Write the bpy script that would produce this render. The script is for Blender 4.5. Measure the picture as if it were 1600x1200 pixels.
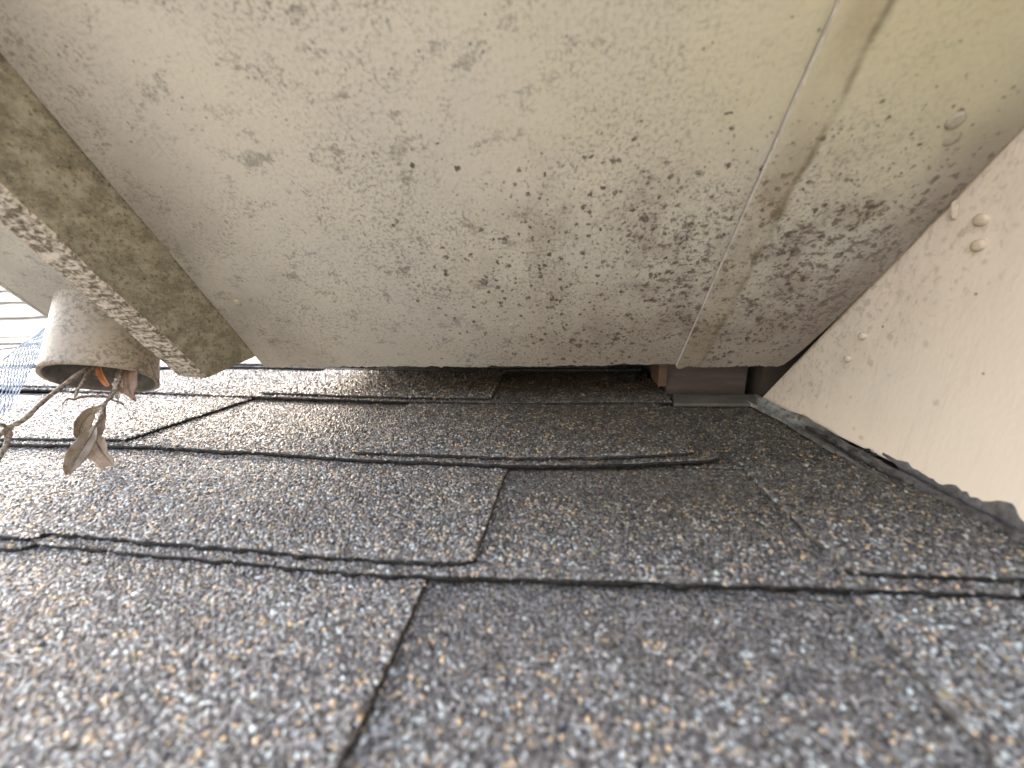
import bpy, math
import numpy as np
from mathutils import Matrix, Vector

for o in list(bpy.data.objects):
    bpy.data.objects.remove(o)
scn = bpy.context.scene
C = scn.collection
rng = np.random.default_rng(7)

# ------------------------------------------------------------------ frames
# Everything is laid out in the frame of the shingled slope: u across, v up the slope, n off the slope.
PITCH = math.radians(30.26)
cp, sp = math.cos(PITCH), math.sin(PITCH)
ROOF = Matrix(((1, 0, 0, 0), (0, cp, -sp, 0), (0, sp, cp, 0), (0, 0, 0, 1)))

# ------------------------------------------------------------------ camera, sky, sun, exposure
cam_d = bpy.data.cameras.new('camera')
cam = bpy.data.objects.new('camera', cam_d)
C.objects.link(cam)
right = Vector((0.9889, 0.1416, -0.0443))
up_ = Vector((0.0, 0.2989, 0.9543))
back = -Vector((-0.1483, 0.9437, -0.2955))
cm = Matrix((right, up_, back)).transposed().to_4x4()
cm.translation = Vector((0, 0, 0.13))
cam.matrix_world = ROOF @ cm
cam_d.sensor_width = 36
cam_d.lens = 13.5
cam_d.clip_start = 0.005
cam_d.clip_end = 2000
cam_d.dof.use_dof = True
cam_d.dof.focus_distance = 0.30
cam_d.dof.aperture_fstop = 4.8
scn.camera = cam

SUN_EL, SUN_AZ = math.radians(34), math.radians(-66)      # azimuth from +Y towards +X
wd = bpy.data.worlds.new('World')
scn.world = wd
wd.use_nodes = True
nt = wd.node_tree
sky = nt.nodes.new('ShaderNodeTexSky')
sky.sky_type = 'NISHITA'
sky.sun_disc = False
sky.sun_elevation = SUN_EL
sky.sun_rotation = SUN_AZ
sky.dust_density = 5.0
sky.ozone_density = 1.0
bg = nt.nodes['Background']
bg.inputs['Strength'].default_value = 0.15
nt.links.new(sky.outputs[0], bg.inputs['Color'])

sd = bpy.data.lights.new('sun', 'SUN')
sd.energy = 0.5
sd.angle = math.radians(40)
sd.color = (1, 0.99, 0.97)
sun = bpy.data.objects.new('sun', sd)
C.objects.link(sun)
dsun = Vector((math.sin(SUN_AZ) * math.cos(SUN_EL), math.cos(SUN_AZ) * math.cos(SUN_EL), math.sin(SUN_EL)))
sun.rotation_euler = dsun.to_track_quat('Z', 'Y').to_euler()

vs = scn.view_settings
vs.view_transform = 'Standard'
vs.look = 'None'
vs.gamma = 1
vs.use_curve_mapping = False
vs.exposure = 3.25
scn.cycles.max_bounces = 10
scn.cycles.diffuse_bounces = 6
scn.cycles.use_denoising = True

# ------------------------------------------------------------------ node helpers
class G:
    def __init__(s, name, rough=0.7, spec=0.4):
        s.m = bpy.data.materials.new(name)
        s.m.use_nodes = True
        s.t = s.m.node_tree
        s.b = s.t.nodes['Principled BSDF']
        s.b.inputs['Roughness'].default_value = rough
        s.b.inputs['Specular IOR Level'].default_value = spec
        s._c = None

    def n(s, typ, **kw):
        x = s.t.nodes.new(typ)
        for k, v in kw.items():
            setattr(x, k, v)
        return x

    def put(s, sock, v):
        if isinstance(v, bpy.types.NodeSocket):
            s.t.links.new(v, sock)
        elif isinstance(v, (tuple, list)) and len(v) == 3 and sock.type == 'RGBA':
            sock.default_value = (*v, 1)
        else:
            sock.default_value = v

    def co(s, scale=(1, 1, 1), off=(0, 0, 0), rot=(0, 0, 0)):
        if s._c is None:
            s._c = s.n('ShaderNodeTexCoord').outputs['Object']
        mp = s.n('ShaderNodeMapping')
        mp.inputs['Scale'].default_value = scale
        mp.inputs['Location'].default_value = off
        mp.inputs['Rotation'].default_value = rot
        s.t.links.new(s._c, mp.inputs['Vector'])
        return mp.outputs[0]

    def noise(s, scale, detail=4, rough=0.55, vec=None, dist=0.0):
        x = s.n('ShaderNodeTexNoise')
        s.put(x.inputs['Vector'], vec if vec is not None else s.co())
        x.inputs['Scale'].default_value = scale
        x.inputs['Detail'].default_value = detail
        x.inputs['Roughness'].default_value = rough
        x.inputs['Distortion'].default_value = dist
        return x.outputs['Fac']

    def vor(s, scale, vec=None, feature='F1'):
        x = s.n('ShaderNodeTexVoronoi', feature=feature)
        s.put(x.inputs['Vector'], vec if vec is not None else s.co())
        x.inputs['Scale'].default_value = scale
        return x

    def warp(s, vec, scale, amt):
        x = s.n('ShaderNodeTexNoise')
        s.put(x.inputs['Vector'], vec)
        x.inputs['Scale'].default_value = scale
        x.inputs['Detail'].default_value = 4
        x.inputs['Roughness'].default_value = 0.65
        y = s.n('ShaderNodeVectorMath', operation='MULTIPLY_ADD')
        s.t.links.new(x.outputs['Color'], y.inputs[0])
        y.inputs[1].default_value = (amt, amt, amt)
        s.put(y.inputs[2], vec)
        return y.outputs[0]

    def spots(s, scale, off, gate, rmax, soft=0.07, warp=0.5):
        """ragged round colonies of many sizes; gate (0..1) says how many of them there are"""
        x = s.vor(scale, s.warp(s.co((1, 1, 1), off), scale * 1.6, warp / scale))
        c = s.n('ShaderNodeSeparateColor')
        s.t.links.new(x.outputs['Color'], c.inputs[0])
        r = s.math('MULTIPLY', s.math('POWER', c.outputs[0], 1.8), rmax)
        r = s.math('MULTIPLY', r, s.math('GREATER_THAN', gate, c.outputs[1]))
        return s.math('MULTIPLY', s.ramp(s.math('SUBTRACT', x.outputs['Distance'], r), soft, -soft), s.ramp(r, 0.02, 0.07))

    def ramp(s, v, lo, hi, a=0.0, b=1.0):
        x = s.n('ShaderNodeMapRange', interpolation_type='SMOOTHSTEP')
        s.put(x.inputs[0], v)
        for i, k in enumerate((lo, hi, a, b)):
            s.put(x.inputs[i + 1], k)
        return x.outputs[0]

    def math(s, op, a, b=0.0, c=None):
        x = s.n('ShaderNodeMath', operation=op)
        s.put(x.inputs[0], a)
        s.put(x.inputs[1], b)
        if c is not None:
            s.put(x.inputs[2], c)
        return x.outputs[0]

    def mix(s, f, a, b):
        x = s.n('ShaderNodeMix', data_type='RGBA')
        s.put(x.inputs[0], f)
        s.put(x.inputs[6], a)
        s.put(x.inputs[7], b)
        return x.outputs[2]

    def xyz(s):
        x = s.n('ShaderNodeSeparateXYZ')
        s.t.links.new(s.co(), x.inputs[0])
        return x.outputs

    def col(s, v):
        s.put(s.b.inputs['Base Color'], v)

    def rough(s, v):
        s.put(s.b.inputs['Roughness'], v)

    def bump(s, h, dist, strength=1.0):
        x = s.n('ShaderNodeBump')
        x.inputs['Distance'].default_value = dist
        x.inputs['Strength'].default_value = strength
        s.put(x.inputs['Height'], h)
        prev = s.b.inputs['Normal']
        if prev.is_linked:
            s.t.links.new(prev.links[0].from_socket, x.inputs['Normal'])
        s.t.links.new(x.outputs[0], prev)


# ------------------------------------------------------------------ materials
def mat_granule():
    g = G('granule', 0.45, 0.45)
    a = g.n('ShaderNodeAttribute', attribute_name='gcol')
    g.col(a.outputs['Color'])
    g.bump(g.noise(2600, 2), 0.0003, 0.5)
    return g.m

def mat_asphalt():
    # the mineral surface between the modelled granules, and alone where they are too far to tell apart
    g = G('asphalt_surface', 0.75, 0.3)
    v = g.vor(520)
    r = g.n('ShaderNodeValToRGB')
    e = r.color_ramp
    e.interpolation = 'CONSTANT'
    e.elements[0].color = (0.06, 0.054, 0.050, 1)
    e.elements[1].position = 0.38
    e.elements[1].color = (0.12, 0.112, 0.108, 1)
    for p, c in ((0.74, (0.19, 0.18, 0.172)), (0.89, (0.36, 0.27, 0.17)), (0.95, (0.36, 0.39, 0.40))):
        k = e.elements.new(p)
        k.color = (*c, 1)
    sp_ = g.n('ShaderNodeSeparateColor')
    g.t.links.new(v.outputs['Color'], sp_.inputs[0])
    g.t.links.new(sp_.outputs[0], r.inputs[0])
    g.col(g.mix(g.ramp(g.noise(9, 3), 0.35, 0.7, 0.0, 0.35), r.outputs[0], (0.10, 0.088, 0.075)))
    g.bump(g.math('SUBTRACT', 0.6, v.outputs['Distance']), 0.0012, 0.8)
    return g.m

def mat_edge():
    g = G('asphalt_edge', 0.75, 0.3)
    g.col(g.mix(g.ramp(g.noise(420, 3), 0.45, 0.7), (0.012, 0.011, 0.010), (0.045, 0.042, 0.04)))
    g.bump(g.noise(700, 4), 0.0012)
    return g.m

def mat_soffit(name, right_side):
    g = G(name, 0.62, 0.3)
    X, Y, Z = g.xyz()
    big = g.noise(7, 4, 0.6)
    base = g.mix(g.ramp(big, 0.35, 0.68), (0.55, 0.535, 0.465), (0.50, 0.495, 0.45))
    # olive algae film, stronger towards the wall and up the slope
    ol = g.math('MULTIPLY', g.ramp(X, -0.10, 0.17), g.ramp(Y, 0.09, 0.20))
    ol = g.math('MULTIPLY', ol, g.ramp(g.noise(11, 3), 0.2, 0.6, 0.45, 1.0))
    base = g.mix(ol, base, (0.53, 0.50, 0.345))
    # browner and darker towards the low edge
    br = g.math('MULTIPLY', g.ramp(Y, 0.13, 0.0), g.ramp(X, -0.16, 0.05, 0.25, 0.85))
    base = g.mix(br, base, (0.33, 0.285, 0.235))
    # fine grey speckle where the film has dusted the fibre
    fs = g.noise(480, 6, 0.72)
    sp_big = g.ramp(g.noise(13, 4, 0.6, g.co((1, 1, 1), (3, 1, 0))), 0.38, 0.62)
    fine = g.math('MULTIPLY', g.ramp(fs, 0.46, 0.64), g.math('ADD', 0.25, g.math('MULTIPLY', sp_big, 0.95)))
    fine = g.math('MULTIPLY', fine, g.math('SUBTRACT', 1.0, g.math('MULTIPLY', ol, 0.6)))
    base = g.mix(g.math('MULTIPLY', fine, 0.62), base, (0.18, 0.168, 0.145))
    board_shade = g.math('MULTIPLY', g.ramp(X, -0.17, -0.27), g.ramp(g.noise(16, 5, 0.6, g.co((1, 1, 1), (8, 1, 3))), 0.3, 0.65, 0.2, 0.75))  # darker grey beside the left board: shade put into the colour
    base = g.mix(board_shade, base, (0.28, 0.265, 0.235))
    # irregular dark mildew colonies
    w = g.co((1, 1.25, 1), (0.3, 0.1, 0))
    mn = g.noise(190, 8, 0.70, w, 0.2)
    big2 = g.noise(24, 3, 0.5, g.co((1, 1, 1), (7, 2, 1)))
    zone = g.math('MULTIPLY', g.ramp(X, -0.17, 0.09), g.math('MULTIPLY', g.ramp(Y, 0.19, 0.12), g.ramp(Y, 0.0, 0.03, 0.6, 1)))
    zone = g.math('MULTIPLY', zone, g.ramp(big2, 0.25, 0.62, 0.5, 1.0))
    th = g.math('SUBTRACT', 0.73, g.math('MULTIPLY', zone, 0.20))
    veil = g.math('MULTIPLY', zone, g.ramp(g.noise(34, 5, 0.65, g.co((1, 1, 1), (2, 9, 4))), 0.40, 0.66))
    base = g.mix(g.math('MULTIPLY', veil, 0.65), base, (0.24, 0.20, 0.165))
    sp1 = g.spots(150, (0.3, 0.7, 0.1), g.math('MULTIPLY', zone, 0.55), 0.46, 0.09, 1.3)
    sp2 = g.spots(300, (1.3, 0.2, 0.4), g.math('MULTIPLY', zone, 0.9), 0.55, 0.11, 1.2)
    sp3 = g.spots(620, (2.3, 1.2, 0.9), g.math('ADD', g.math('MULTIPLY', zone, 0.85), 0.03), 0.55, 0.12, 1.0)
    m = g.math('MAXIMUM', g.math('MAXIMUM', sp1, sp2), g.math('MULTIPLY', sp3, 0.75))
    mm = g.ramp(g.math('SUBTRACT', mn, th), -0.02, 0.05)
    m = g.math('MAXIMUM', g.math('MULTIPLY', m, g.ramp(g.noise(420, 4, 0.7), 0.35, 0.55, 0.3, 1.0)), g.math('MULTIPLY', mm, 0.8))
    base = g.mix(g.math('MULTIPLY', m, 0.95), base, (0.09, 0.068, 0.055))
    # loose grey smudges away from the wall
    m2 = g.ramp(g.math('ADD', g.math('MULTIPLY', g.noise(48, 7, 0.74, g.co((1, 1.3, 1), (1.7, 4.4, 0))), 0.7), g.math('MULTIPLY', fs, 0.3)), 0.52, 0.62)
    base = g.mix(g.math('MULTIPLY', m2, g.ramp(X, 0.12, -0.1, 0.1, 0.6)), base, (0.15, 0.14, 0.12))
    # single dark pin specks
    vv = g.vor(150)
    ps = g.math('LESS_THAN', vv.outputs['Distance'], 0.085)
    pv = g.n('ShaderNodeSeparateColor')
    g.t.links.new(vv.outputs['Color'], pv.inputs[0])
    ps = g.math('MULTIPLY', ps, g.math('GREATER_THAN', pv.outputs[0], 0.93))
    base = g.mix(g.math('MULTIPLY', ps, 0.8), base, (0.07, 0.06, 0.05))
    if right_side:
        # a band of drip stain that follows the joint
        xs = g.math('SUBTRACT', X, g.math('ADD', 0.0855, g.math('MULTIPLY', Y, 0.06)))
        xs = g.math('ADD', xs, g.math('MULTIPLY', g.math('SUBTRACT', g.noise(40, 3), 0.5), 0.006))
        band = g.math('MULTIPLY', g.ramp(xs, 0.0, 0.006, 0.35, 1), g.ramp(xs, 0.021, 0.0165))
        base = g.mix(g.math('MULTIPLY', band, g.ramp(g.noise(30, 4), 0.3, 0.7, 0.15, 0.5)), base, (0.26, 0.21, 0.13))
        edge = g.math('MULTIPLY', g.ramp(xs, 0.0145, 0.0175), g.ramp(xs, 0.0205, 0.0175))
        base = g.mix(g.math('MULTIPLY', edge, g.ramp(g.noise(60, 3), 0.3, 0.65, 0.1, 0.6)), base, (0.12, 0.105, 0.06))
        xw = g.math('SUBTRACT', g.math('ADD', 0.1748, g.math('MULTIPLY', Y, 0.128)), X)
        base = g.mix(g.math('MULTIPLY', g.math('MULTIPLY', g.ramp(xw, 0.04, 0.004), g.ramp(Y, 0.20, 0.15)), 0.6), base, (0.24, 0.20, 0.175))
    g.col(base)
    fib = g.noise(180, 5, 0.65, g.co((1, 3.2, 1)))
    g.bump(fib, 0.0006, 0.5)
    g.bump(fs, 0.0005, 0.6)
    g.rough(g.ramp(mn, 0.3, 0.7, 0.55, 0.78))
    return g.m

def mat_plain(name, c, rough=0.7, c2=None, scale=60, bump=0.0, spec=0.35):
    g = G(name, rough, spec)
    if c2 is None:
        g.col(c)
    else:
        g.col(g.mix(g.ramp(g.noise(scale, 5, 0.62), 0.38, 0.66), c, c2))
    if bump:
        g.bump(g.noise(scale * 6, 4), bump)
    return g.m

def mat_board_face():
    g = G('algae_board', 0.7, 0.3)
    st = g.noise(120, 8, 0.74, g.co((1, 0.6, 1)), 0.1)
    a = g.mix(g.ramp(st, 0.36, 0.64), (0.18, 0.165, 0.115), (0.36, 0.345, 0.26))
    a = g.mix(g.ramp(g.noise(24, 5, 0.7, g.co((1, 1, 1), (4, 4, 4))), 0.44, 0.70, 0.0, 0.5), a, (0.17, 0.15, 0.10))
    f = g.noise(420, 5, 0.7)
    a = g.mix(g.math('MULTIPLY', g.ramp(f, 0.52, 0.66), 0.7), a, (0.055, 0.047, 0.032))
    g.col(a)
    g.bump(f, 0.0008)
    g.bump(st, 0.0012, 0.5)
    return g.m

def mat_board_bottom():
    g = G('board_cut_edge', 0.75, 0.25)
    # saw marks cross the edge
    s_ = g.noise(260, 4, 0.6, g.co((0.35, 2.2, 1)), 0.3)
    f = g.noise(340, 5, 0.72)
    k = g.math('ADD', g.math('MULTIPLY', s_, 0.45), g.math('MULTIPLY', f, 0.55))
    g.col(g.mix(g.ramp(k, 0.42, 0.58), (0.12, 0.10, 0.07), (0.60, 0.55, 0.465)))
    g.bump(k, 0.002)
    return g.m

def mat_wall():
    g = G('cream_paint', 0.55, 0.35)
    X, Y, Z = g.xyz()
    b = g.mix(g.ramp(g.noise(9, 4), 0.35, 0.7), (0.79, 0.685, 0.565), (0.775, 0.66, 0.535))
    # brown specks, thicker towards the eave
    d = g.math('SUBTRACT', Z, g.math('MULTIPLY', g.math('SUBTRACT', 0.352, Y), 1.374))     # 0 at the eave line, negative below
    zone = g.ramp(d, -0.17, -0.02)
    m = g.noise(300, 6, 0.68, g.co((1, 1, 0.75)))
    th = g.math('SUBTRACT', 0.75, g.math('MULTIPLY', zone, 0.20))
    b = g.mix(g.math('MULTIPLY', g.ramp(g.math('SUBTRACT', m, th), -0.05, 0.09), 0.40), b, (0.40, 0.31, 0.23))
    p = g.vor(140)
    sc = g.n('ShaderNodeSeparateColor')
    g.t.links.new(p.outputs['Color'], sc.inputs[0])
    ps = g.math('MULTIPLY', g.math('LESS_THAN', p.outputs['Distance'], 0.1), g.math('GREATER_THAN', sc.outputs[0], 0.9))
    b = g.mix(g.math('MULTIPLY', ps, 0.75), b, (0.10, 0.08, 0.06))
    b = g.mix(g.math('MULTIPLY', zone, g.ramp(g.noise(45, 5, 0.65), 0.42, 0.66, 0, 0.2)), b, (0.50, 0.39, 0.30))
    b = g.mix(g.math('MULTIPLY', g.spots(150, (0.2, 0.2, 0.7), g.math('MULTIPLY', zone, 0.4), 0.42, 0.12), 0.35), b, (0.33, 0.24, 0.17))
    st = g.noise(60, 4, 0.6, g.co((1, 2.5, 0.3)))
    b = g.mix(g.ramp(st, 0.55, 0.75, 0, 0.22), b, (0.52, 0.42, 0.31))
    g.col(b)
    g.bump(g.noise(330, 5, 0.65, g.co((1, 1.6, 0.6))), 0.0004, 0.6)
    g.bump(g.noise(40, 3), 0.0015, 0.3)
    return g.m

def mat_pipe():
    g = G('stained_pvc', 0.5, 0.45)
    f = g.noise(330, 5, 0.7)
    b = g.mix(g.ramp(g.noise(26, 4), 0.38, 0.66), (0.30, 0.245, 0.185), (0.29, 0.25, 0.195))
    z = g.noise(38, 5, 0.65, g.co((1, 1, 1), (2, 2, 5)))
    m = g.math('MULTIPLY', g.ramp(f, 0.46, 0.58), g.ramp(z, 0.34, 0.60, 0.3, 1.0))
    b = g.mix(g.math('MULTIPLY', m, 0.75), b, (0.085, 0.075, 0.05))
    g.col(b)
    g.bump(f, 0.0004, 0.6)
    return g.m

def mat_twig():
    g = G('bark', 0.75, 0.25)
    n_ = g.noise(380, 5, 0.65)
    g.col(g.mix(g.ramp(n_, 0.4, 0.62), (0.13, 0.105, 0.082), (0.33, 0.285, 0.235)))
    g.bump(n_, 0.0006)
    return g.m

def mat_leaf(name, c, c2, trans=0.12):
    g = G(name, 0.5, 0.4)
    a = g.n('ShaderNodeAttribute', attribute_name='vein')
    n_ = g.noise(170, 5, 0.6)
    b = g.mix(g.ramp(n_, 0.38, 0.65), c, c2)
    g.col(g.mix(g.math('MULTIPLY', a.outputs['Fac'], 0.75), b, tuple(k * 0.42 for k in c)))
    g.bump(a.outputs['Fac'], -0.0004, 0.8)
    g.bump(n_, 0.0004, 0.5)
    return g.m

def mat_metal():
    g = G('weathered_flashing', 0.45, 0.5)
    X, Y, Z = g.xyz()
    n_ = g.noise(70, 5, 0.6)
    a = g.mix(g.ramp(n_, 0.36, 0.62), (0.085, 0.075, 0.062), (0.20, 0.185, 0.165))
    a = g.mix(g.math('MULTIPLY', g.ramp(Y, 0.26, 0.335), g.ramp(g.noise(90, 3), 0.3, 0.55)), a, (0.40, 0.385, 0.345))
    g.col(g.mix(g.ramp(g.noise(260, 4), 0.56, 0.7), a, (0.06, 0.05, 0.04)))
    g.b.inputs['Metallic'].default_value = 0.25
    g.bump(n_, 0.002)
    return g.m

def mat_tar():
    g = G('roof_sealant', 0.38, 0.5)
    n_ = g.noise(150, 5, 0.6)
    g.col(g.mix(g.ramp(n_, 0.4, 0.7), (0.03, 0.027, 0.025), (0.10, 0.092, 0.085)))
    g.bump(n_, 0.003)
    return g.m

def mat_wood(name, a_, b_):
    g = G(name, 0.7, 0.3)
    n_ = g.noise(90, 5, 0.6, g.co((0.25, 1, 1.5)))
    g.col(g.mix(g.ramp(n_, 0.4, 0.65), a_, b_))
    g.bump(n_, 0.001)
    return g.m

M = dict(
    granule=mat_granule(), asphalt=mat_asphalt(), edge=mat_edge(),
    soffit=mat_soffit('mildewed_soffit', False), soffit_r=mat_soffit('mildewed_soffit_by_wall', True),
    raw=mat_plain('raw_fibre_edge', (0.78, 0.73, 0.66), 0.8, (0.62, 0.57, 0.5), 200, 0.0008),
    board=mat_board_face(), board_bottom=mat_board_bottom(), wall=mat_wall(), pipe=mat_pipe(), twig=mat_twig(),
    pipe_in=mat_plain('dark_pipe_inside', (0.10, 0.095, 0.085), 0.7, (0.17, 0.16, 0.145), 60, 0.0005),  # inner face of the pipe, darker than the outer one
    leaf=mat_leaf('dry_leaf', (0.17, 0.13, 0.085), (0.23, 0.18, 0.13)),
    leaf_pale=mat_leaf('pale_dry_leaf', (0.34, 0.265, 0.21), (0.44, 0.37, 0.31)),
    leaf_brown=mat_leaf('brown_dry_leaf', (0.19, 0.12, 0.08), (0.25, 0.165, 0.115)),
    leaf_orange=mat_leaf('orange_dry_leaf', (0.34, 0.13, 0.05), (0.42, 0.18, 0.08)),
    metal=mat_metal(), tar=mat_tar(),
    brown=mat_wood('brown_board', (0.12, 0.098, 0.092), (0.16, 0.13, 0.125)),
    pine=mat_wood('bare_pine', (0.15, 0.10, 0.07), (0.20, 0.135, 0.095)),
    smear=mat_plain('grey_smear', (0.07, 0.066, 0.066), 0.55, (0.15, 0.14, 0.135), 120, 0.0008),
    far_edge=mat_plain('yellowish_edge', (0.36, 0.31, 0.19), 0.8, (0.28, 0.24, 0.15), 30),  # shingle edges of the slope behind, pale yellowish brown
    pale=mat_plain('pale_trim', (0.13, 0.108, 0.085), 0.7, (0.10, 0.083, 0.066), 80, 0.0005),
    nail=mat_plain('painted_nail', (0.44, 0.40, 0.32), 0.55, (0.36, 0.33, 0.26), 500, 0.0003),
    nail_w=mat_plain('cream_nail', (0.70, 0.575, 0.44), 0.45, (0.60, 0.49, 0.37), 500, 0.0003),
    net=mat_plain('blue_mesh', (0.24, 0.34, 0.50), 0.5, (0.5, 0.58, 0.68), 200),
    gutter=mat_soffit('stained_gutter', False),
    ground=mat_plain('yard', (0.20, 0.185, 0.15), 0.9, (0.27, 0.25, 0.20), 0.8),
    roofing=mat_plain('dark_sheathing', (0.10, 0.085, 0.07), 0.85, (0.14, 0.12, 0.10), 20),
)

# ------------------------------------------------------------------ object helpers
def tag(o, label=None, cat=None, group=None, kind=None):
    for k, v in (('label', label), ('category', cat), ('group', group), ('kind', kind)):
        if v:
            o[k] = v
    return o

def T(p):
    return Matrix.Translation(Vector(p))

def empty(name, p):
    o = bpy.data.objects.new(name, None)
    o.empty_display_size = 0.02
    C.objects.link(o)
    o.matrix_world = ROOF @ T(p)
    o['_o'] = [float(k) for k in p]
    return o

def origin_of(o):
    p = Vector((0, 0, 0))
    while o is not None:
        if '_o' in o:
            p += Vector(o['_o'])
        o = o.parent
    return p

def mk(name, verts, faces, mats, parent=None, frame=None, midx=None, smooth=False, colors=None, vein=None):
    """one mesh object; verts in the slope's frame, or in their own when a frame (a 4x4 in the slope's frame) is given"""
    verts = np.asarray(verts, dtype=np.float32)
    o_par = origin_of(parent)
    if frame is None and parent is None:
        c = Vector([float(k) for k in (verts.min(0) + verts.max(0)) / 2])
        c.z = float(verts[:, 2].min())
        frame = T(c)
        verts = verts - np.array(c, dtype=np.float32)
    elif frame is None:
        verts = verts - np.array(o_par, dtype=np.float32)
        frame = T(o_par)
    me = bpy.data.meshes.new(name)
    if isinstance(faces, np.ndarray):
        k = faces.shape[1]
        me.vertices.add(len(verts))
        me.vertices.foreach_set('co', verts.ravel())
        me.loops.add(faces.size)
        me.loops.foreach_set('vertex_index', faces.ravel().astype(np.int32))
        me.polygons.add(len(faces))
        me.polygons.foreach_set('loop_start', np.arange(0, faces.size, k, dtype=np.int32))
        me.update(calc_edges=True)
    else:
        me.from_pydata([tuple(map(float, v)) for v in verts], [], faces)
    for m in (mats if isinstance(mats, (list, tuple)) else [mats]):
        me.materials.append(m)
    if midx is not None:
        me.polygons.foreach_set('material_index', np.asarray(midx, dtype=np.int32))
    if smooth:
        me.polygons.foreach_set('use_smooth', np.ones(len(me.polygons), dtype=bool))
    if colors is not None:
        a = me.color_attributes.new('gcol', 'FLOAT_COLOR', 'POINT')
        cc = np.ones((len(verts), 4), dtype=np.float32)
        cc[:, :3] = colors
        a.data.foreach_set('color', cc.ravel())
    if vein is not None:
        a = me.attributes.new('vein', 'FLOAT', 'POINT')
        a.data.foreach_set('value', np.asarray(vein, dtype=np.float32))
    me.update()
    o = bpy.data.objects.new(name, me)
    C.objects.link(o)
    if parent is None:
        o.matrix_world = ROOF @ frame
    else:
        o.parent = parent
        o.matrix_basis = T(-o_par) @ frame
    return o

BF = [(0, 3, 2, 1), (4, 5, 6, 7), (0, 1, 5, 4), (1, 2, 6, 5), (2, 3, 7, 6), (3, 0, 4, 7)]

def hexa(name, bottom, top, mat, parent=None, frame=None, bevel=0.0, midx=None):
    o = mk(name, list(bottom) + list(top), BF, mat, parent, frame, midx)
    if bevel:
        b = o.modifiers.new('bevel', 'BEVEL')
        b.width = bevel
        b.segments = 2
    return o

def box(name, a, b, mat, parent=None, frame=None, bevel=0.0):
    (x0, y0, z0), (x1, y1, z1) = a, b
    return hexa(name, [(x0, y0, z0), (x1, y0, z0), (x1, y1, z0), (x0, y1, z0)],
                [(x0, y0, z1), (x1, y0, z1), (x1, y1, z1), (x0, y1, z1)], mat, parent, frame, bevel)

def wob(x, seed, f):
    """smooth one-dimensional wobble, about -1..1"""
    x = np.asarray(x, dtype=float)
    s = np.zeros_like(x)
    for i in range(4):
        s += np.sin(x * f * (1.0, 1.93, 3.71, 7.3)[i] + seed * (1.7 + i) + i) * (0.5, 0.3, 0.16, 0.1)[i]
    return s

def tube(pts, rad, seg=8, sub=5, knob=0.12, seed=0):
    P = np.array(pts, dtype=float)
    R_ = np.interp(np.linspace(0, 1, (len(P) - 1) * sub + 1), np.linspace(0, 1, len(rad)), rad)
    n = len(P)
    Q = []
    for i in range(n - 1):
        p0, p1, p2, p3 = P[max(i - 1, 0)], P[i], P[i + 1], P[min(i + 2, n - 1)]
        for k in range(sub):
            t = k / sub
            Q.append(0.5 * (2 * p1 + (p2 - p0) * t + (2 * p0 - 5 * p1 + 4 * p2 - p3) * t * t + (3 * p1 - p0 - 3 * p2 + p3) * t ** 3))
    Q.append(P[-1])
    Q = np.array(Q)
    tg = np.gradient(Q, axis=0)
    tg /= np.linalg.norm(tg, axis=1)[:, None]
    V, F = [], []
    a = np.array([0.3, 0.2, 0.93])
    for i in range(len(Q)):
        x = np.cross(tg[i], a)
        x /= np.linalg.norm(x)
        y = np.cross(tg[i], x)
        r = R_[i] * (1 + knob * math.sin(i * 2.3 + seed) + knob * 0.8 * math.sin(i * 5.1 + seed * 3))
        for k in range(seg):
            th = 2 * math.pi * k / seg
            V.append(Q[i] + r * (math.cos(th) * x + math.sin(th) * y))
        if i:
            for k in range(seg):
                F.append(((i - 1) * seg + k, (i - 1) * seg + (k + 1) % seg, i * seg + (k + 1) % seg, i * seg + k))
    F.append(tuple(range(seg))[::-1])
    F.append(tuple(range((len(Q) - 1) * seg, len(Q) * seg)))
    return V, F

# ------------------------------------------------------------------ ground far below
g_me = bpy.data.meshes.new('ground')
g_me.from_pydata([(-400, -400, -3.2), (400, -400, -3.2), (400, 400, -3.2), (-400, 400, -3.2)], [], [(0, 1, 2, 3)])
g_me.materials.append(M['ground'])
ground = bpy.data.objects.new('ground', g_me)
C.objects.link(ground)
tag(ground, 'yard ground far below the roof', None, None, 'structure')

# ------------------------------------------------------------------ shingled slope
deck = mk('roof_slope', [(-7, -0.9, -0.02), (1.2, -0.9, -0.02), (1.2, 0.86, -0.02), (-7, 0.86, -0.02),
                         (-7, -0.9, -0.006), (1.2, -0.9, -0.006), (1.2, 0.86, -0.006), (-7, 0.86, -0.006)], BF, M['roofing'])
tag(deck, 'shingled lower roof slope running in under the eave', None, None, 'structure')
deck['_o'] = [float(k) for k in (ROOF.inverted() @ deck.matrix_world).translation]

PAL = np.array([(0.105, 0.098, 0.096), (0.19, 0.18, 0.176), (0.28, 0.27, 0.268), (0.41, 0.405, 0.405),
                (0.66, 0.50, 0.33), (0.58, 0.64, 0.65), (0.03, 0.035, 0.055), (0.52, 0.50, 0.46), (0.36, 0.30, 0.16)])
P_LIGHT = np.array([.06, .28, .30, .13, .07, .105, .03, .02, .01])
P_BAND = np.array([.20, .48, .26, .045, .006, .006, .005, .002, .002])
P_BROWN_SHADE = np.array([.45, .32, .08, .035, .045, .025, .015, .01, .03])

CL = rng.normal(0, .8, (97, 97))
CL = (CL + np.roll(CL, 1, 0) + np.roll(CL, 1, 1) + np.roll(np.roll(CL, 1, 0), 1, 1)) / 2.6

def spacing(v):
    return np.where(v < 0.13, 0.00145, np.where(v < 0.225, 0.0016, np.where(v < 0.34, 0.0019, 0.0025)))

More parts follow.
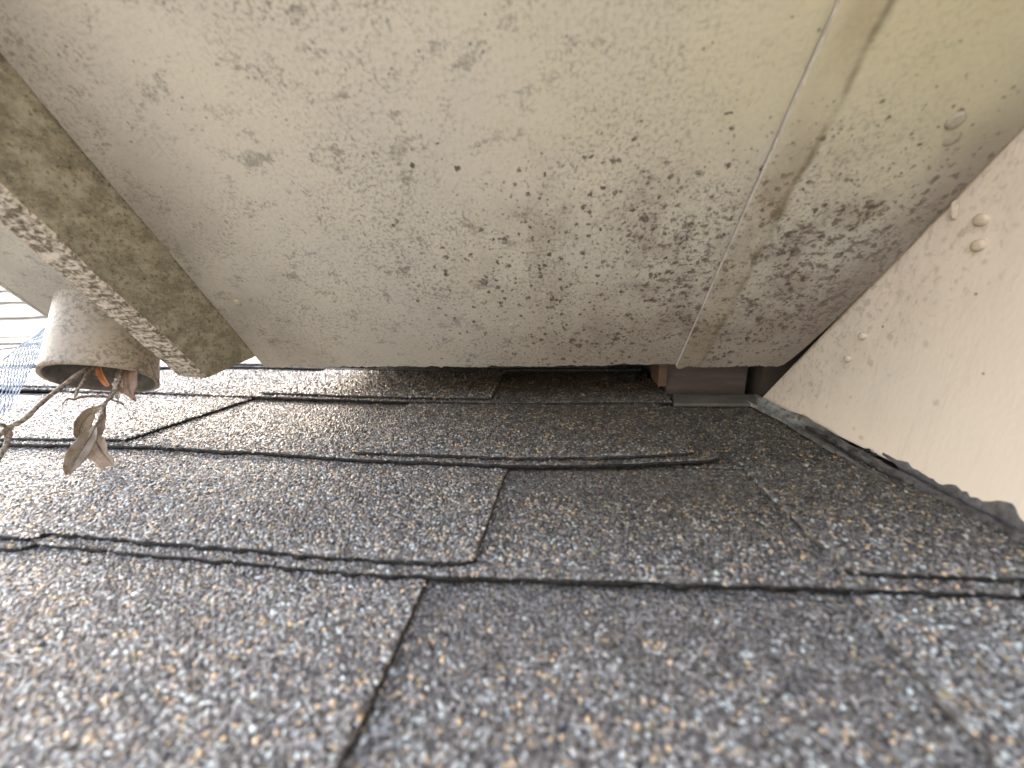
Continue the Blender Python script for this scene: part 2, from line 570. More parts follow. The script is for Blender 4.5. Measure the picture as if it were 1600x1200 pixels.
def granules(inside, surf, u0, u1, v0, v1, band=None, brown_shade=0.0):
    """crushed mineral granules on a shingle: six-point stones, in (u, v) where inside() holds"""
    pts = []
    for a, b in ((-1, 0.13), (0.13, 0.225), (0.225, 0.34), (0.34, 0.50)):
        a, b = max(a, v0), min(b, v1)
        if b <= a:
            continue
        ua, ub = max(u0, -0.34 - 0.80 * b), min(u1, 0.30)
        if ub <= ua:
            continue
        s = float(spacing(np.array((a + b) / 2)))
        nu, nv = max(int((ub - ua) / s), 1), max(int((b - a) / s), 1)
        gu, gv = np.meshgrid(ua + (np.arange(nu) + .5) * s, a + (np.arange(nv) + .5) * s)
        gu = (gu + (np.arange(nv) % 2)[:, None] * s * 0.5).ravel() + rng.uniform(-.42, .42, nu * nv) * s
        gv = gv.ravel() + rng.uniform(-.42, .42, nu * nv) * s
        pts.append(np.stack([gu, gv, np.full(nu * nv, s)], 1))
    if not pts:
        return None
    p = np.concatenate(pts)
    p = p[inside(p[:, 0], p[:, 1])]
    p = p[p[:, 1] > -0.085]
    n = len(p)
    if n == 0:
        return None
    s = p[:, 2]
    r = s[:, None] * np.stack([rng.uniform(.46, .80, n), rng.uniform(.46, .80, n), rng.uniform(.26, .46, n)], 1)
    r *= np.where(rng.random(n) < 0.08, 1.3, 1.0)[:, None]
    th = rng.uniform(0, 2 * np.pi, n)
    base = np.array([(1, 0, 0), (0, 1, 0), (-1, 0, 0), (0, -1, 0), (0, 0, 1), (0, 0, -1)], dtype=float)
    q = base[None] + rng.uniform(-.33, .33, (n, 6, 3))
    q = q * r[:, None, :]
    tilt = rng.uniform(-.5, .5, (n, 2))
    q[:, :, 2] += q[:, :, 0] * tilt[:, :1] + q[:, :, 1] * tilt[:, 1:]
    c, s_ = np.cos(th)[:, None], np.sin(th)[:, None]
    x, y = q[:, :, 0] * c - q[:, :, 1] * s_, q[:, :, 0] * s_ + q[:, :, 1] * c
    z = q[:, :, 2] + (surf(p[:, 0], p[:, 1]) + r[:, 2] * rng.uniform(-.1, .5, n))[:, None]
    V = np.stack([x + p[:, :1], y + p[:, 1:2], z], 2).reshape(-1, 3)
    f = np.array([(0, 1, 4), (1, 2, 4), (2, 3, 4), (3, 0, 4), (1, 0, 5), (2, 1, 5), (3, 2, 5), (0, 3, 5)])
    F = (f[None] + 6 * np.arange(n)[:, None, None]).reshape(-1, 3)
    k = np.clip(np.full(n, brown_shade) + 0.0 * s, 0, 1)
    if band is not None:
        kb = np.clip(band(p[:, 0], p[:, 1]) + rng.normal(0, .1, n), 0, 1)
    else:
        kb = np.zeros(n)
    # brown towards the wall and upslope, with eave shade put into the colour
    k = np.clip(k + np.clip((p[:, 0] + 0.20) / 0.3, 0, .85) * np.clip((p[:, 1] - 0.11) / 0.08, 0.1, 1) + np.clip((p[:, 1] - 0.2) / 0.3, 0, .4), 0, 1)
    cl = CL[((p[:, 0] + rng.normal(0, .002, n)) / 0.004).astype(int) % 97, ((p[:, 1] + rng.normal(0, .002, n)) / 0.004).astype(int) % 97]
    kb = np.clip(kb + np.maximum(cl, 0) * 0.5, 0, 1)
    pr = (P_LIGHT[None] * (1 - k[:, None]) + P_BROWN_SHADE[None] * k[:, None]) * (1 - kb[:, None]) + P_BAND[None] * kb[:, None]
    cum = np.cumsum(pr / pr.sum(1, keepdims=True), 1)
    idx = np.minimum((rng.random(n)[:, None] > cum).sum(1), len(PAL) - 1)
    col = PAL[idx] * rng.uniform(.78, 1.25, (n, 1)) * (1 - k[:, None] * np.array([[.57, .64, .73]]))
    return V, F, np.repeat(col, 6, axis=0)

def slab(name, parent, u0, u1, vb, vt, top, t, skew0=0.0, skew1=0.0, band=None, brown_shade=0.0, seed=0, gr=True, du=0.006, rag=0.0004):
    """one layer of a shingle: lower edge vb(u), upper edge vt, upper surface top(u, v), thickness t; sides may lean"""
    nu = max(int((u1 - u0) / du), 2) + 1
    nv = 9
    us = np.linspace(0, 1, nu)
    vv = np.linspace(0, 1, nv) ** 1.25
    s0 = lambda k: u0 + skew0 * k
    s1 = lambda k: u1 + skew1 * k
    V = []
    edge_r = rng.normal(0, rag, nu)
    side_r = rng.normal(0, 0.0005, (2, nv))
    corner = 0.004
    for j in range(nv):
        a, b = s0(vv[j]) + side_r[0, j], s1(vv[j]) + side_r[1, j]
        uu = a + (b - a) * us
        lo = vb(uu) + edge_r
        lo = lo + np.where(us == 0, corner * .6, 0) + np.where(us == 1, corner * .6, 0)
        v_ = lo + (vt - lo) * vv[j]
        V.append(np.stack([uu, v_, top(uu, v_)], 1))
    TOP = np.concatenate(V)
    # the slab's own thickness, a little rough along the cut
    thick = np.full(len(TOP), t)
    BOT = TOP.copy()
    BOT[:, 2] -= thick
    BOT[:nu, 1] += rng.normal(0, 0.0005, nu)
    VV = np.concatenate([TOP, BOT])
    n0 = len(TOP)
    F, mi = [], []
    for j in range(nv - 1):
        for i in range(nu - 1):
            q = j * nu + i
            F.append((q, q + 1, q + nu + 1, q + nu)); mi.append(0)
            F.append((n0 + q, n0 + q + nu, n0 + q + nu + 1, n0 + q + 1)); mi.append(1)
    for i in range(nu - 1):
        F.append((i, n0 + i, n0 + i + 1, i + 1)); mi.append(1)
        q = (nv - 1) * nu + i
        F.append((q, q + 1, n0 + q + 1, n0 + q)); mi.append(1)
    for j in range(nv - 1):
        q = j * nu
        F.append((q, q + nu, n0 + q + nu, n0 + q)); mi.append(0)  # left sides take the paler surface: light from the left as colour
        q = j * nu + nu - 1
        F.append((q, n0 + q, n0 + q + nu, q + nu)); mi.append(1)
    tri = []
    tm = []
    for f, m in zip(F, mi):
        tri += [(f[0], f[1], f[2]), (f[0], f[2], f[3])]
        tm += [m, m]
    tri = np.array(tri)
    col = np.tile(np.array([[.1, .09, .085]]), (len(VV), 1))
    if gr:
        def inside(u, v):
            lo = vb(u)
            k = np.clip((v - lo) / (vt - lo + 1e-9), 0, 1) ** 0.8
            return (v > lo + 0.0002) & (v < vt - 0.001) & (u > u0 + skew0 * k + 0.0003) & (u < u1 + skew1 * k - 0.0003)
        got = granules(inside, top, min(u0, u0 + skew0), max(u1, u1 + skew1), float(vb(np.linspace(u0, u1, 9)).min()), vt, band, brown_shade)
        if got:
            gv, gf, gc = got
            tri = np.concatenate([tri, gf + len(VV)])
            tm = tm + [2] * len(gf)
            VV = np.concatenate([VV, gv])
            col = np.concatenate([col, gc])
    return mk(name, VV, tri, [M['asphalt'], M['edge'], M['granule']], parent, None, tm, False, col)

def curve(pts, seed, amp=0.0008):
    x, y = np.array(pts).T
    return lambda u: np.interp(u, x, y) + amp * wob(u, seed, 38)

TB, TT = 0.0027, 0.0028          # backing and tab thickness
def course(vb_pts, vnext, pieces, seed, low=1.0, printed_band=True, gr=True, amp=0.0004, brown_shade=0.1):
    """pieces: list of (u0, u1, [tabs as (ua, ub, skew_a, skew_b)]); one shingle each"""
    vb0 = curve(vb_pts, seed, amp)
    mean = float(np.mean([p[1] for p in vb_pts]))
    for ip, (u0, u1, tabs, dv, us1) in enumerate(pieces):
        vb = (lambda u, dv=dv: vb0(u) + dv)
        def top(u, v, vb=vb):
            k = np.clip((v - vb(u)) / (vnext - mean), 0, 1.6)
            return 0.0080 * low - (0.0050 * low) * np.minimum(k, 1) - 0.002 * np.clip(k - 1, 0, 1) + 0.0005 * wob(u, seed + 3, 21) * (1 - 0.6 * np.minimum(k, 1))
        vt = vnext + 0.03
        band = None
        if printed_band:
            band = lambda u, v: np.clip(1.25 - (vnext - 0.002 - v) / ((vnext - mean) * 0.30), 0, 1)  # dark granule band printed on the shingle below the next butt
        sh = slab('shingle', deck, u0, u1, vb, vt, top, TB, 0, us1, band, brown_shade, seed + ip, gr)
        sh['_o'] = [0, 0, 0]
        for (a, b, ka, kb) in tabs:
            tt = lambda u, v: top(u, v) + TT
            slab('tab', sh, a, b, lambda u, vb=vb: vb(u) + 0.0052, vt, tt, TT - 0.0001, ka, kb, None, 0.0, seed + 11, gr)

C1 = [(-0.9, 0.125), (-0.2526, 0.1221), (-0.1384, 0.1211), (-0.0771, 0.1201), (-0.0231, 0.123), (0.0276, 0.127), (0.0983, 0.1308), (0.162, 0.1335), (0.25, 0.134)]
C2 = [(-1.2, 0.214), (-0.4581, 0.2202), (-0.322, 0.2243), (-0.2076, 0.2188), (-0.1223, 0.2132), (-0.036, 0.2129), (0.0432, 0.2204), (0.0923, 0.2283), (0.2, 0.226)]
C3 = [(-1.6, 0.37), (-0.709, 0.362), (-0.4705, 0.3527), (-0.3296, 0.342), (-0.1521, 0.3285), (-0.0526, 0.3291), (0.0889, 0.3323), (0.2, 0.333)]
C4 = [(-2.0, 0.482), (-0.444, 0.4741), (-0.2371, 0.4497), (-0.149, 0.4421), (0.2, 0.44)]
course([(-0.9, 0.012), (0.25, 0.02)], 0.1255, [(-0.75, 0.185, [(-0.30, -0.0595, 0.003, 0.001), (0.103, 0.184, 0.002, 0.0), (-0.70, -0.42, 0, 0)], 0, 0)], 1)
course([(-1.2, -0.1), (0.3, -0.092)], 0.018, [(-0.92, 0.20, [(-0.55, -0.21, 0, 0), (-0.13, 0.06, 0.002, 0.001), (-0.9, -0.7, 0, 0)], 0, 0)], 12)
course([(-1.2, -0.21), (0.3, -0.205)], -0.094, [(-0.85, 0.215, [(-0.30, -0.08, 0, 0), (0.07, 0.2, 0, 0)], 0, 0)], 14, gr=False)
course(C1, 0.2185, [(-0.2622, 0.186, [(-0.2622, -0.0405, 0, 0.0015), (0.1075, 0.185, -0.003, -0.002)], 0, -0.003),
                    (-0.95, -0.2623, [(-0.46, -0.2623, 0.002, 0), (-0.85, -0.62, 0, 0)], -0.004, 0)], 2, low=1.12)
course(C2, 0.339, [(-0.70, 0.0925, [(-0.62, -0.346, 0.004, 0.013), (-0.150, 0.0785, -0.004, 0.0)], 0, -0.006),
                   (-1.75, -0.702, [(-1.1, -0.85, 0, 0), (-1.7, -1.4, 0, 0)], 0.002, 0)], 3, low=1.25)
# low cut shingle beside the wall, lying under the ends of the courses
course([(0.05, 0.2268), (0.0936, 0.2268), (0.18, 0.2247)], 0.37, [(0.06, 0.171, [], 0, -0.006)], 9, low=0.55, printed_band=False, brown_shade=0.9)
course(C3, 0.459, [(-0.60, 0.0885, [(-0.328, -0.073, 0.004, -0.006)], 0, 0.004),
                   (-1.6, -0.602, [(-0.95, -0.602, 0, 0), (-1.45, -1.2, 0, 0)], 0.004, 0)], 4, low=1.15)
course(C4, 0.58, [(-0.72, 0.085, [(-0.50, -0.26, 0, 0), (-0.10, 0.05, 0, 0)], 0, 0), (-1.8, -0.722, [(-1.1, -0.8, 0, 0), (-1.6, -1.35, 0, 0)], 0.002, 0)], 5, gr=False)
course([(-3, 0.575), (1, 0.575)], 0.70, [(-0.95, 0.085, [(-0.8, -0.5, 0, 0)], 0, 0), (-2.0, -0.952, [(-1.5, -1.2, 0, 0), (-1.95, -1.7, 0, 0)], 0.003, 0)], 6, gr=False)
course([(-3, 0.69), (1, 0.69)], 0.82, [(-1.05, 0.085, [(-1.0, -0.8, 0, 0)], 0, 0), (-2.4, -1.052, [(-1.45, -1.2, 0, 0), (-2.1, -1.7, 0, 0)], 0.003, 0)], 8, gr=False)

# steeper slope behind, in full daylight
HA = math.radians(17)
back_f = T((0, 0.80, 0.004)) @ Matrix.Rotation(HA, 4, 'X')
back_roof = mk('back_slope', [(-9, 0, -0.03), (0.9, 0, -0.03), (0.9, 3, -0.03), (-9, 3, -0.03), (-9, 0, -0.012), (0.9, 0, -0.012), (0.9, 3, -0.012), (-9, 3, -0.012)],
               BF, M['roofing'], None, back_f)
tag(back_roof, 'steeper sunlit shingle slope behind the eave at far left', None, None, 'structure')
for k in range(14):
    v0 = k * 0.13
    segs = [(-1.6 - 0.25 * (k % 3), 0.5), (-3.0 - 0.3 * (k % 2), -1.602 - 0.25 * (k % 3)), (-7.5, -3.002 - 0.3 * (k % 2))]
    for (a, b) in segs:
        us = np.linspace(a, b, 60)
        lo = v0 + 0.012 * wob(us, k * 1.3, 1.3) + 0.003 * wob(us, k, 14)
        n = len(us)
        t0 = np.full(n, 0.008) + 0.0015 * wob(us, k + 4, 3)
        Vv = np.concatenate([np.stack([us, lo, t0], 1), np.stack([us, np.full(n, v0 + 0.17), np.full(n, 0.0)], 1),
                             np.stack([us, lo, t0 - 0.004], 1), np.stack([us, np.full(n, v0 + 0.17), np.full(n, -0.006)], 1)])
        F, mi = [], []
        for i in range(n - 1):
            for f, m_ in (((i, i + 1, n + i + 1, n + i), 0), ((2 * n + i, 2 * n + i + 1, i + 1, i), 1),
                          ((2 * n + i, 3 * n + i, 3 * n + i + 1, 2 * n + i + 1), 1)):
                F.append(f); mi.append(m_)
        s_ = mk('shingle', Vv, F, [M['asphalt'], M['far_edge']], None, back_f, mi)
        s_.parent = back_roof
        s_.matrix_basis = Matrix.Identity(4)

# ------------------------------------------------------------------ overhanging eave
SF = Matrix(((1, 0, 0, 0), (0, -0.5884, -0.8085, 0.3185), (0, 0.8085, -0.5884, 0.0468), (0, 0, 0, 1)))   # x across, y up the eave, z out of the soffit face
eave = empty('eave', (0, 0.3185, 0.0468))
tag(eave, 'grey mildewed boxed eave hanging low over the shingles', 'eave')
LEN = 0.52

def sheet(name, xl, xr, y1, z, t, mat, seed, chips):
    """a soffit panel with a broken low edge; xl(y), xr(y) are its sides"""
    nx, ny = 120, 40
    ys = np.concatenate([[0], np.linspace(0, 1, ny - 1) ** 1.6 * (y1 - 0.002) + 0.002])
    V = []
    r1 = rng.normal(0, 1, nx)
    for j, y in enumerate(ys):
        a, b = xl(y), xr(y)
        x = a + (b - a) * np.linspace(0, 1, nx)
        yy = np.full(nx, y)
        if j == 0:
            yy = yy + 0.0007 * wob(x, seed, 120) + 0.0006 * r1 + 0.0008 * wob(x, seed + 2, 25)
            for (cx, w, d) in chips:
                yy = yy + d * np.clip(1 - np.abs(x - cx) / w, 0, 1)
        zz = z + 0.0011 * wob(x, seed, 9) * math.cos(y * 7) + 0.0005 * wob(x + y, seed + 1, 31)
        V.append(np.stack([x, yy, zz], 1))
    V = np.concatenate(V)
    n0 = len(V)
    W = V.copy()
    W[:, 2] -= t
    VV = np.concatenate([V, W])
    F, mi = [], []
    for j in range(ny - 1):
        for i in range(nx - 1):
            q = j * nx + i
            F.append((q, q + 1, q + nx + 1, q + nx)); mi.append(0)
            F.append((n0 + q, n0 + q + nx, n0 + q + nx + 1, n0 + q + 1)); mi.append(1)
    for i in range(nx - 1):
        F.append((i, n0 + i, n0 + i + 1, i + 1)); mi.append(1)
        q = (ny - 1) * nx + i
        F.append((q, q + 1, n0 + q + 1, n0 + q)); mi.append(1)
    for j in range(ny - 1):
        q = j * nx
        F.append((q, q + nx, n0 + q + nx, n0 + q)); mi.append(1)
        q = j * nx + nx - 1
        F.append((q, n0 + q, n0 + q + nx, q + nx)); mi.append(1)
    return mk(name, VV, F, [mat, M['raw']], eave, SF, mi, False)

seam = lambda y: 0.0855 + 0.06 * y
sheet('soffit_panel', lambda y: -0.2901 + 0.114 * y + 0.0011, lambda y: seam(y) - 0.0004, LEN, 0.0, 0.0055, M['soffit'], 1.0,
      [(-0.066, 0.004, 0.003), (0.04, 0.012, 0.0012), (-0.02, 0.02, -0.0008), (0.0, 0.006, 0.0015)])
sheet('soffit_panel', lambda y: seam(y), lambda y: 0.1748 + 0.128 * y - 0.0022 - 0.0085 * math.exp(-y / 0.028), LEN, 0.0024, 0.0062, M['soffit_r'], 2.0,
      [(0.088, 0.006, -0.003), (0.13, 0.01, 0.001)])
box('roof_slab', (-0.30, 0.012, -0.13), (0.36, LEN, -0.0075), M['roofing'], eave, SF)
# the roof that carries on behind the soffit's low edge
RB = [(0.338, 0.0545), (0.50, 0.016), (1.1, 0.03), (1.1, 0.4), (0.26, 0.22)]
for nm, ua, ub in (('roof_body', -0.285, 0.0925), ('roof_body', 0.0945, 0.36)):
    prof = RB if ub < 0.1 else [(0.345, 0.062), (1.1, 0.085), (1.1, 0.4), (0.26, 0.22)]
    k = len(prof)
    mk(nm, [(ua, v, n) for v, n in prof] + [(ub, v, n) for v, n in prof],
       [tuple(range(k)), tuple(range(k, 2 * k))[::-1]] + [(i, k + i, k + (i + 1) % k, (i + 1) % k) for i in range(k)], M['roofing'], eave)
box('gap_blocker', (0.094, 0.43, 0.003), (0.36, 0.47, 0.0615), M['roofing'], eave)  # blocks added behind to keep the gap by the wall dark
box('gap_blocker', (0.174, 0.366, -0.003), (0.36, 0.4295, 0.0615), M['roofing'], eave)

def nail(name, x, y, z, r, mat, parent, frame, h=0.0009):
    V, F = [], []
    seg = 14
    prof = [(1.0, -0.001), (1.0, 0.0), (0.93, h), (0.55, h * 1.25), (0.0, h * 1.3)]
    for (k, zz) in prof[:-1]:
        for i in range(seg):
            a = 2 * math.pi * i / seg
            V.append((x + r * k * math.cos(a), y + r * k * math.sin(a), z + zz))
    V.append((x, y, z + prof[-1][1]))
    for j in range(len(prof) - 2):
        for i in range(seg):
            F.append((j * seg + i, j * seg + (i + 1) % seg, (j + 1) * seg + (i + 1) % seg, (j + 1) * seg + i))
    l = (len(prof) - 2) * seg
    for i in range(seg):
        F.append((l + i, l + (i + 1) % seg, len(V) - 1))
    return mk(name, V, F, mat, parent, frame, None, True)

for (x, y, dz) in ((-0.0613, 0.0738, 0), (-0.0434, 0.0488, 0), (-0.2569, 0.0799, 0), (0.165, 0.1678, 0.0018), (0.1688, 0.1604, 0.0010)):
    nail('nail_head', x, y, dz + 0.0004, 0.0036 if x > 0 else 0.0028, M['nail'], eave, SF, 0.0009 if x > 0 else 0.0004)

# rake board along the left side of the soffit
bt = -0.0455
def brd(a, x_off, drop):
    # a: metres along the board from the reference point; drop: off the soffit face
    p = np.array([-0.2636, 0.1818, 0.2347]) + a * np.array([-0.1133, 0.5846, -0.8033])
    fn = np.array([0.9935, 0.0666, -0.0916])
    ns_ = np.array([0, -0.8085, -0.5884])
    return p + fn * x_off + ns_ * drop
nb = 90
V, F, mi = [], [], []
al = np.linspace(0, 1, nb)
for k in range(nb):
    wv = 0.0009 * float(wob(al[k] * 9, 2, 3)) + rng.normal(0, 0.00025)
    wv2 = rng.normal(0, 0.0003)
    for (x, d, e) in ((0, -0.004, 0.2203), (0, 0.0455 + wv, 0.190), (-0.0015, 0.0470 + wv, 0.189), (-0.0215, 0.0475 + wv2, 0.188), (-0.023, 0.046 + wv2, 0.189), (-0.023, -0.004, 0.2203)):
        a = -0.55 + (e + 0.55) * al[k]
        V.append(brd(a, x, d))
    if k:
        for i in range(6):
            F.append(((k - 1) * 6 + i, k * 6 + i, k * 6 + (i + 1) % 6, (k - 1) * 6 + (i + 1) % 6))
            mi.append(1 if i in (1, 2, 3) else 0)
F.append(tuple(range(6))); mi.append(0)
F.append(tuple(range((nb - 1) * 6, nb * 6))[::-1]); mi.append(0)
mk('rake_board', V, F, [M['board'], M['board_bottom']], eave, None, mi)['label'] = 'olive stained board with rough pale lower edge'

# ------------------------------------------------------------------ gutter with its outlet
gut = empty('gutter', (-0.372, 0.246, 0.058))
tag(gut, 'stained pale gutter left of the board with stubby round outlet', 'gutter')
GX0, GX1 = -0.432, -0.302
GF = SF @ T((0, 0, 0.008))
hexa('gutter_bottom', [(GX0, 0.035, -0.0015), (GX1 - 0.012, 0.035, -0.0015), (GX1 + 0.045, 0.7, -0.0015), (GX0 + 0.01, 0.7, -0.0015)],
     [(GX0, 0.035, 0.0), (GX1 - 0.012, 0.035, 0.0), (GX1 + 0.045, 0.7, 0.0), (GX0 + 0.01, 0.7, 0.0)], M['gutter'], gut, GF, 0.0006)
hexa('gutter_front', [(GX0 - 0.0035, 0.035, -0.085), (GX0 - 0.002, 0.035, -0.085), (GX0 + 0.008, 0.7, -0.085), (GX0 + 0.0065, 0.7, -0.085)],
     [(GX0 - 0.0035, 0.035, 0.0004), (GX0 - 0.0003, 0.035, 0.0004), (GX0 + 0.0097, 0.7, 0.0004), (GX0 + 0.0065, 0.7, 0.0004)], M['gutter'], gut, GF, 0.0006)
box('end_cap', (GX0 + 0.001, 0.0325, -0.08), (GX1 - 0.014, 0.0345, 0.0), M['gutter'], gut, GF, 0.0005)
# the outlet: a flared pipe hanging plumb
UPv = np.array([0, sp, cp])
e1 = np.array([1.0, 0, 0])
e2 = np.cross(UPv, e1)
c0 = np.array([-0.3735, 0.247, 0.0565])
NSV = np.array([0, 0.8085, 0.5884])
EP = np.array([0.0574, 0.3185 - 0.8085 * 0.008, 0.0468 - 0.5884 * 0.008])
seg, rows = 56, 16
def pipe_pts(rr, flare, lift, k, tilt):
    th = 2 * np.pi * np.arange(seg) / seg
    d = np.cos(th)[:, None] * e1 + np.sin(th)[:, None] * e2
    b = c0 + d * (rr + flare) + UPv * (tilt * np.cos(th)[:, None] - 0.0048 * (-0.84 * np.cos(th) + 0.54 * np.sin(th))[:, None] + 0.0006 * np.sin(3 * th + 1)[:, None])
    tp = c0 + d * rr * 0.985
    s_ = ((EP - tp) @ NSV) / (UPv @ NSV)
    tp = tp + UPv * (s_[:, None] + lift)
    return b * (1 - k) + (tp + np.array([-0.0075, 0, 0])) * k
V, F, mi = [], [], []
R0 = 0.0342
for j in range(rows):
    k = j / (rows - 1)
    V.append(pipe_pts(R0, 0.0005 * (1 - k) ** 2, 0.0002, k, 0.001))
for j in range(rows):
    k = j / (rows - 1)
    V.append(pipe_pts(R0 - 0.0026, 0.0005 * (1 - k) ** 2, 0.0, k, 0.001))
V = np.concatenate(V)
for j in range(rows - 1):
    for i in range(seg):
        a, b = j * seg + i, j * seg + (i + 1) % seg
        F.append((a, b, b + seg, a + seg)); mi.append(0)
        o_ = rows * seg
        F.append((o_ + a, o_ + a + seg, o_ + b + seg, o_ + b)); mi.append(1)
for i in range(seg):
    F.append((i, rows * seg + i, rows * seg + (i + 1) % seg, (i + 1) % seg)); mi.append(0)
out = mk('outlet_pipe', V, F, [M['pipe'], M['pipe_in']], gut, None, mi, True)

# ------------------------------------------------------------------ cream wall beside the slope
wall = empty('side_wall', (0.2, 0.2, 0))
tag(wall, 'cream painted wall panel rising at right beside the shingles', 'wall')
wu = lambda v, n: 0.2203 - 0.15 * v + 0.05 * n
# frame: x off the face (towards the slope), y up the slope, z off the slope
poly = [(-0.8, 0.0105), (0.22, 0.0102), (0.30, 0.0075), (0.3525, 0.0035), (0.3505, 0.0065), (0.3535 - 0.7277 * 0.75, 0.75), (-0.8, 0.75)]
Vf = [(wu(v, n), v, n) for v, n in poly]
Vb = [(wu(v, n) + 0.14, v, n) for v, n in poly]
k = len(poly)
F = [tuple(range(k))[::-1], tuple(range(k, 2 * k))] + [(i, (i + 1) % k, k + (i + 1) % k, k + i) for i in range(k)]
wp = mk('wall_panel', Vf + Vb, F, M['wall'], wall, Matrix.Identity(4))
bv = wp.modifiers.new('bevel', 'BEVEL')
bv.width = 0.0012
bv.segments = 2
WF = Matrix(((0, 0.0, -1, 0), (1, 0, 0, 0), (0, 1, 0, 0), (0, 0, 0, 1)))      # x up the slope, y off it, z out of the wall
def wall_nail(v, n, r):
    f = T((wu(v, n), v, n)) @ Matrix.Rotation(math.radians(8.5), 4, 'Z') @ WF
    return nail('nail_head', 0, 0, 0.0004, r, M['nail_w'], wall, f, 0.0016)
for (v, n, r) in ((0.2262, 0.1407, 0.0030), (0.2236, 0.1292, 0.0029), (0.2693, 0.0774, 0.0024), (0.2755, 0.0614, 0.0022)):
    wall_nail(v, n, r)

def blob_patch(name, pts, rad, mat, parent, seed, thick=0.0016):
    """a smear on the wall: a lumpy sheet hugging the face, wide where rad is wide"""
    V, F = [], []
    n = 110
    P = np.array(pts)
    ts = np.linspace(0, 1, n)
    v = np.interp(ts, np.linspace(0, 1, len(P)), P[:, 0])
    c = np.interp(ts, np.linspace(0, 1, len(P)), P[:, 1])
    h = np.interp(ts, np.linspace(0, 1, len(rad)), rad) * (1 + 0.35 * wob(ts, seed, 26)) + 0.0004
    rough_e = np.convolve(rng.normal(0, .2, n), [.3, .4, .3], 'same')
    m = 9
    for i in range(n):
        for j in range(m):
            s = j / (m - 1) * 2 - 1
            hh = h[i] * (1 + rough_e[i])
            nn = c[i] + s * hh
            t = thick * max(1 - s * s, 0) ** 0.5 * min(1, 8 * ts[i] + .05, 8 * (1 - ts[i]) + .05)
            V.append((wu(v[i], nn) - t - 0.0003, v[i], nn))
    for i in range(n - 1):
        for j in range(m - 1):
            q = i * m + j
            F.append((q, q + 1, q + m + 1, q + m))
    return mk(name, V, F, mat, parent, Matrix.Identity(4), None, True)

blob_patch('sealant_smear', [(0.236, 0.0125), (0.222, 0.0110), (0.205, 0.009), (0.19, 0.009), (0.178, 0.010), (0.16, 0.008), (0.13, 0.008)],
           [0.0002, 0.0022, 0.0028, 0.0050, 0.0065, 0.0045, 0.004], M['smear'], wall, 2.0, 0.0007)
blob_patch('caulk_lump', [(0.2405, 0.150), (0.2375, 0.1435)], [0.001, 0.0035, 0.0012], M['nail_w'], wall, 5.0, 0.0022)

# ------------------------------------------------------------------ flashing in the corner
fl = empty('step_flashing', (0.18, 0.25, 0.004))
tag(fl, 'crumpled grey metal flashing strip along the foot of the cream wall', 'flashing')
n = 150
V, F, mi = [], [], []
vs_ = np.linspace(0.356, 0.02, n)
for i, v in enumerate(vs_):
    cr = float(wob(v, 1.0, 70)) * 0.0011 + float(wob(v, 5.0, 210)) * 0.0005
    cr2 = float(wob(v, 8.0, 55)) * 0.0016
    hi = 0.0112 - 0.0038 * float(np.clip((0.275 - v) / 0.04, 0, 1)) + 0.0014 * float(wob(v, 3.0, 75))
    wdt = 0.0085 + 0.004 * np.clip((0.26 - v) / 0.1, 0, 1) + cr2
    b = wu(v, 0)
    prof = [(b - 0.0022 + cr * 0.4, hi), (b - 0.0035 + cr, 0.0075), (b - 0.0058 + cr, 0.0050 + 0.4 * cr2), (b - 0.0085 - 0.3 * wdt, 0.0062 + cr * 0.6), (b - 0.0055 - wdt, 0.0078 + cr2 * 0.5),
            (b - 0.0058 - wdt, 0.0050)]
    if v > 0.30:
        prof = [(p[0], p[1] * (1 - 0.15 * (v - 0.30) / 0.056)) for p in prof]
    for (u, nn) in prof:
        V.append((u, v, nn))
    if i:
        for j in range(5):
            q = (i - 1) * 6 + j
            F.append((q, q + 1, q + 7, q + 6))
            mi.append(0)
fs_ = mk('flashing_strip', V, F, [M['metal']], fl, Matrix.Identity(4), mi, False)
so = fs_.modifiers.new('thick', 'SOLIDIFY')
so.thickness = 0.0007
# bead of roof sealant squeezed along it, gappy and lumpy
pts = [(wu(v, 0.0065) - 0.0062 + 0.0012 * float(wob(v, 6, 90)), v, 0.0078 + 0.0008 * float(wob(v, 2, 110))) for v in np.linspace(0.285, 0.03, 36)]
Vt, Ft = tube(pts, [0.0014, 0.0036, 0.0030, 0.0046, 0.0050, 0.0055, 0.006], 10, 3, 0.07, 1.0)
mk('sealant_bead', Vt, Ft, M['tar'], fl, Matrix.Identity(4), None, True)
for q, (a, b_) in enumerate(((0.242, 0.0125), (0.2375, 0.0118))):
    nail('rivet_hole', 0, 0, 0, 0.0011, M['edge'], fl, T((wu(a, b_) - 0.0033, a, b_ - 0.001)) @ WF, 0.0012)

# ------------------------------------------------------------------ things in the dark gap under the eave
bb = box('blocking_board', (0.0925, 0.374, -0.004), (0.1655, 0.392, 0.0605), M['brown'], None, None, 0.0015)
tag(bb, 'dull brown upright board closing the dark gap beside the wall', 'board')
st = box('wood_stud', (0.0835, 0.366, 0.0125), (0.0915, 0.40, 0.0608), M['pine'], None, None, 0.001)
tag(st, 'reddish bare wood stud end tucked under the soffit edge', 'wood stud')
tr = hexa('trim_strip', [(0.091, 0.336, 0.0035), (0.160, 0.337, 0.0035), (0.166, 0.3565, 0.0035), (0.095, 0.3565, 0.0035)],
          [(0.091, 0.336, 0.0066), (0.160, 0.337, 0.0066), (0.166, 0.3565, 0.0086), (0.095, 0.3565, 0.0086)], M['pale'], None, None, 0.0008)
tag(tr, 'flat pale strip lying at the foot of the brown board', 'trim strip')

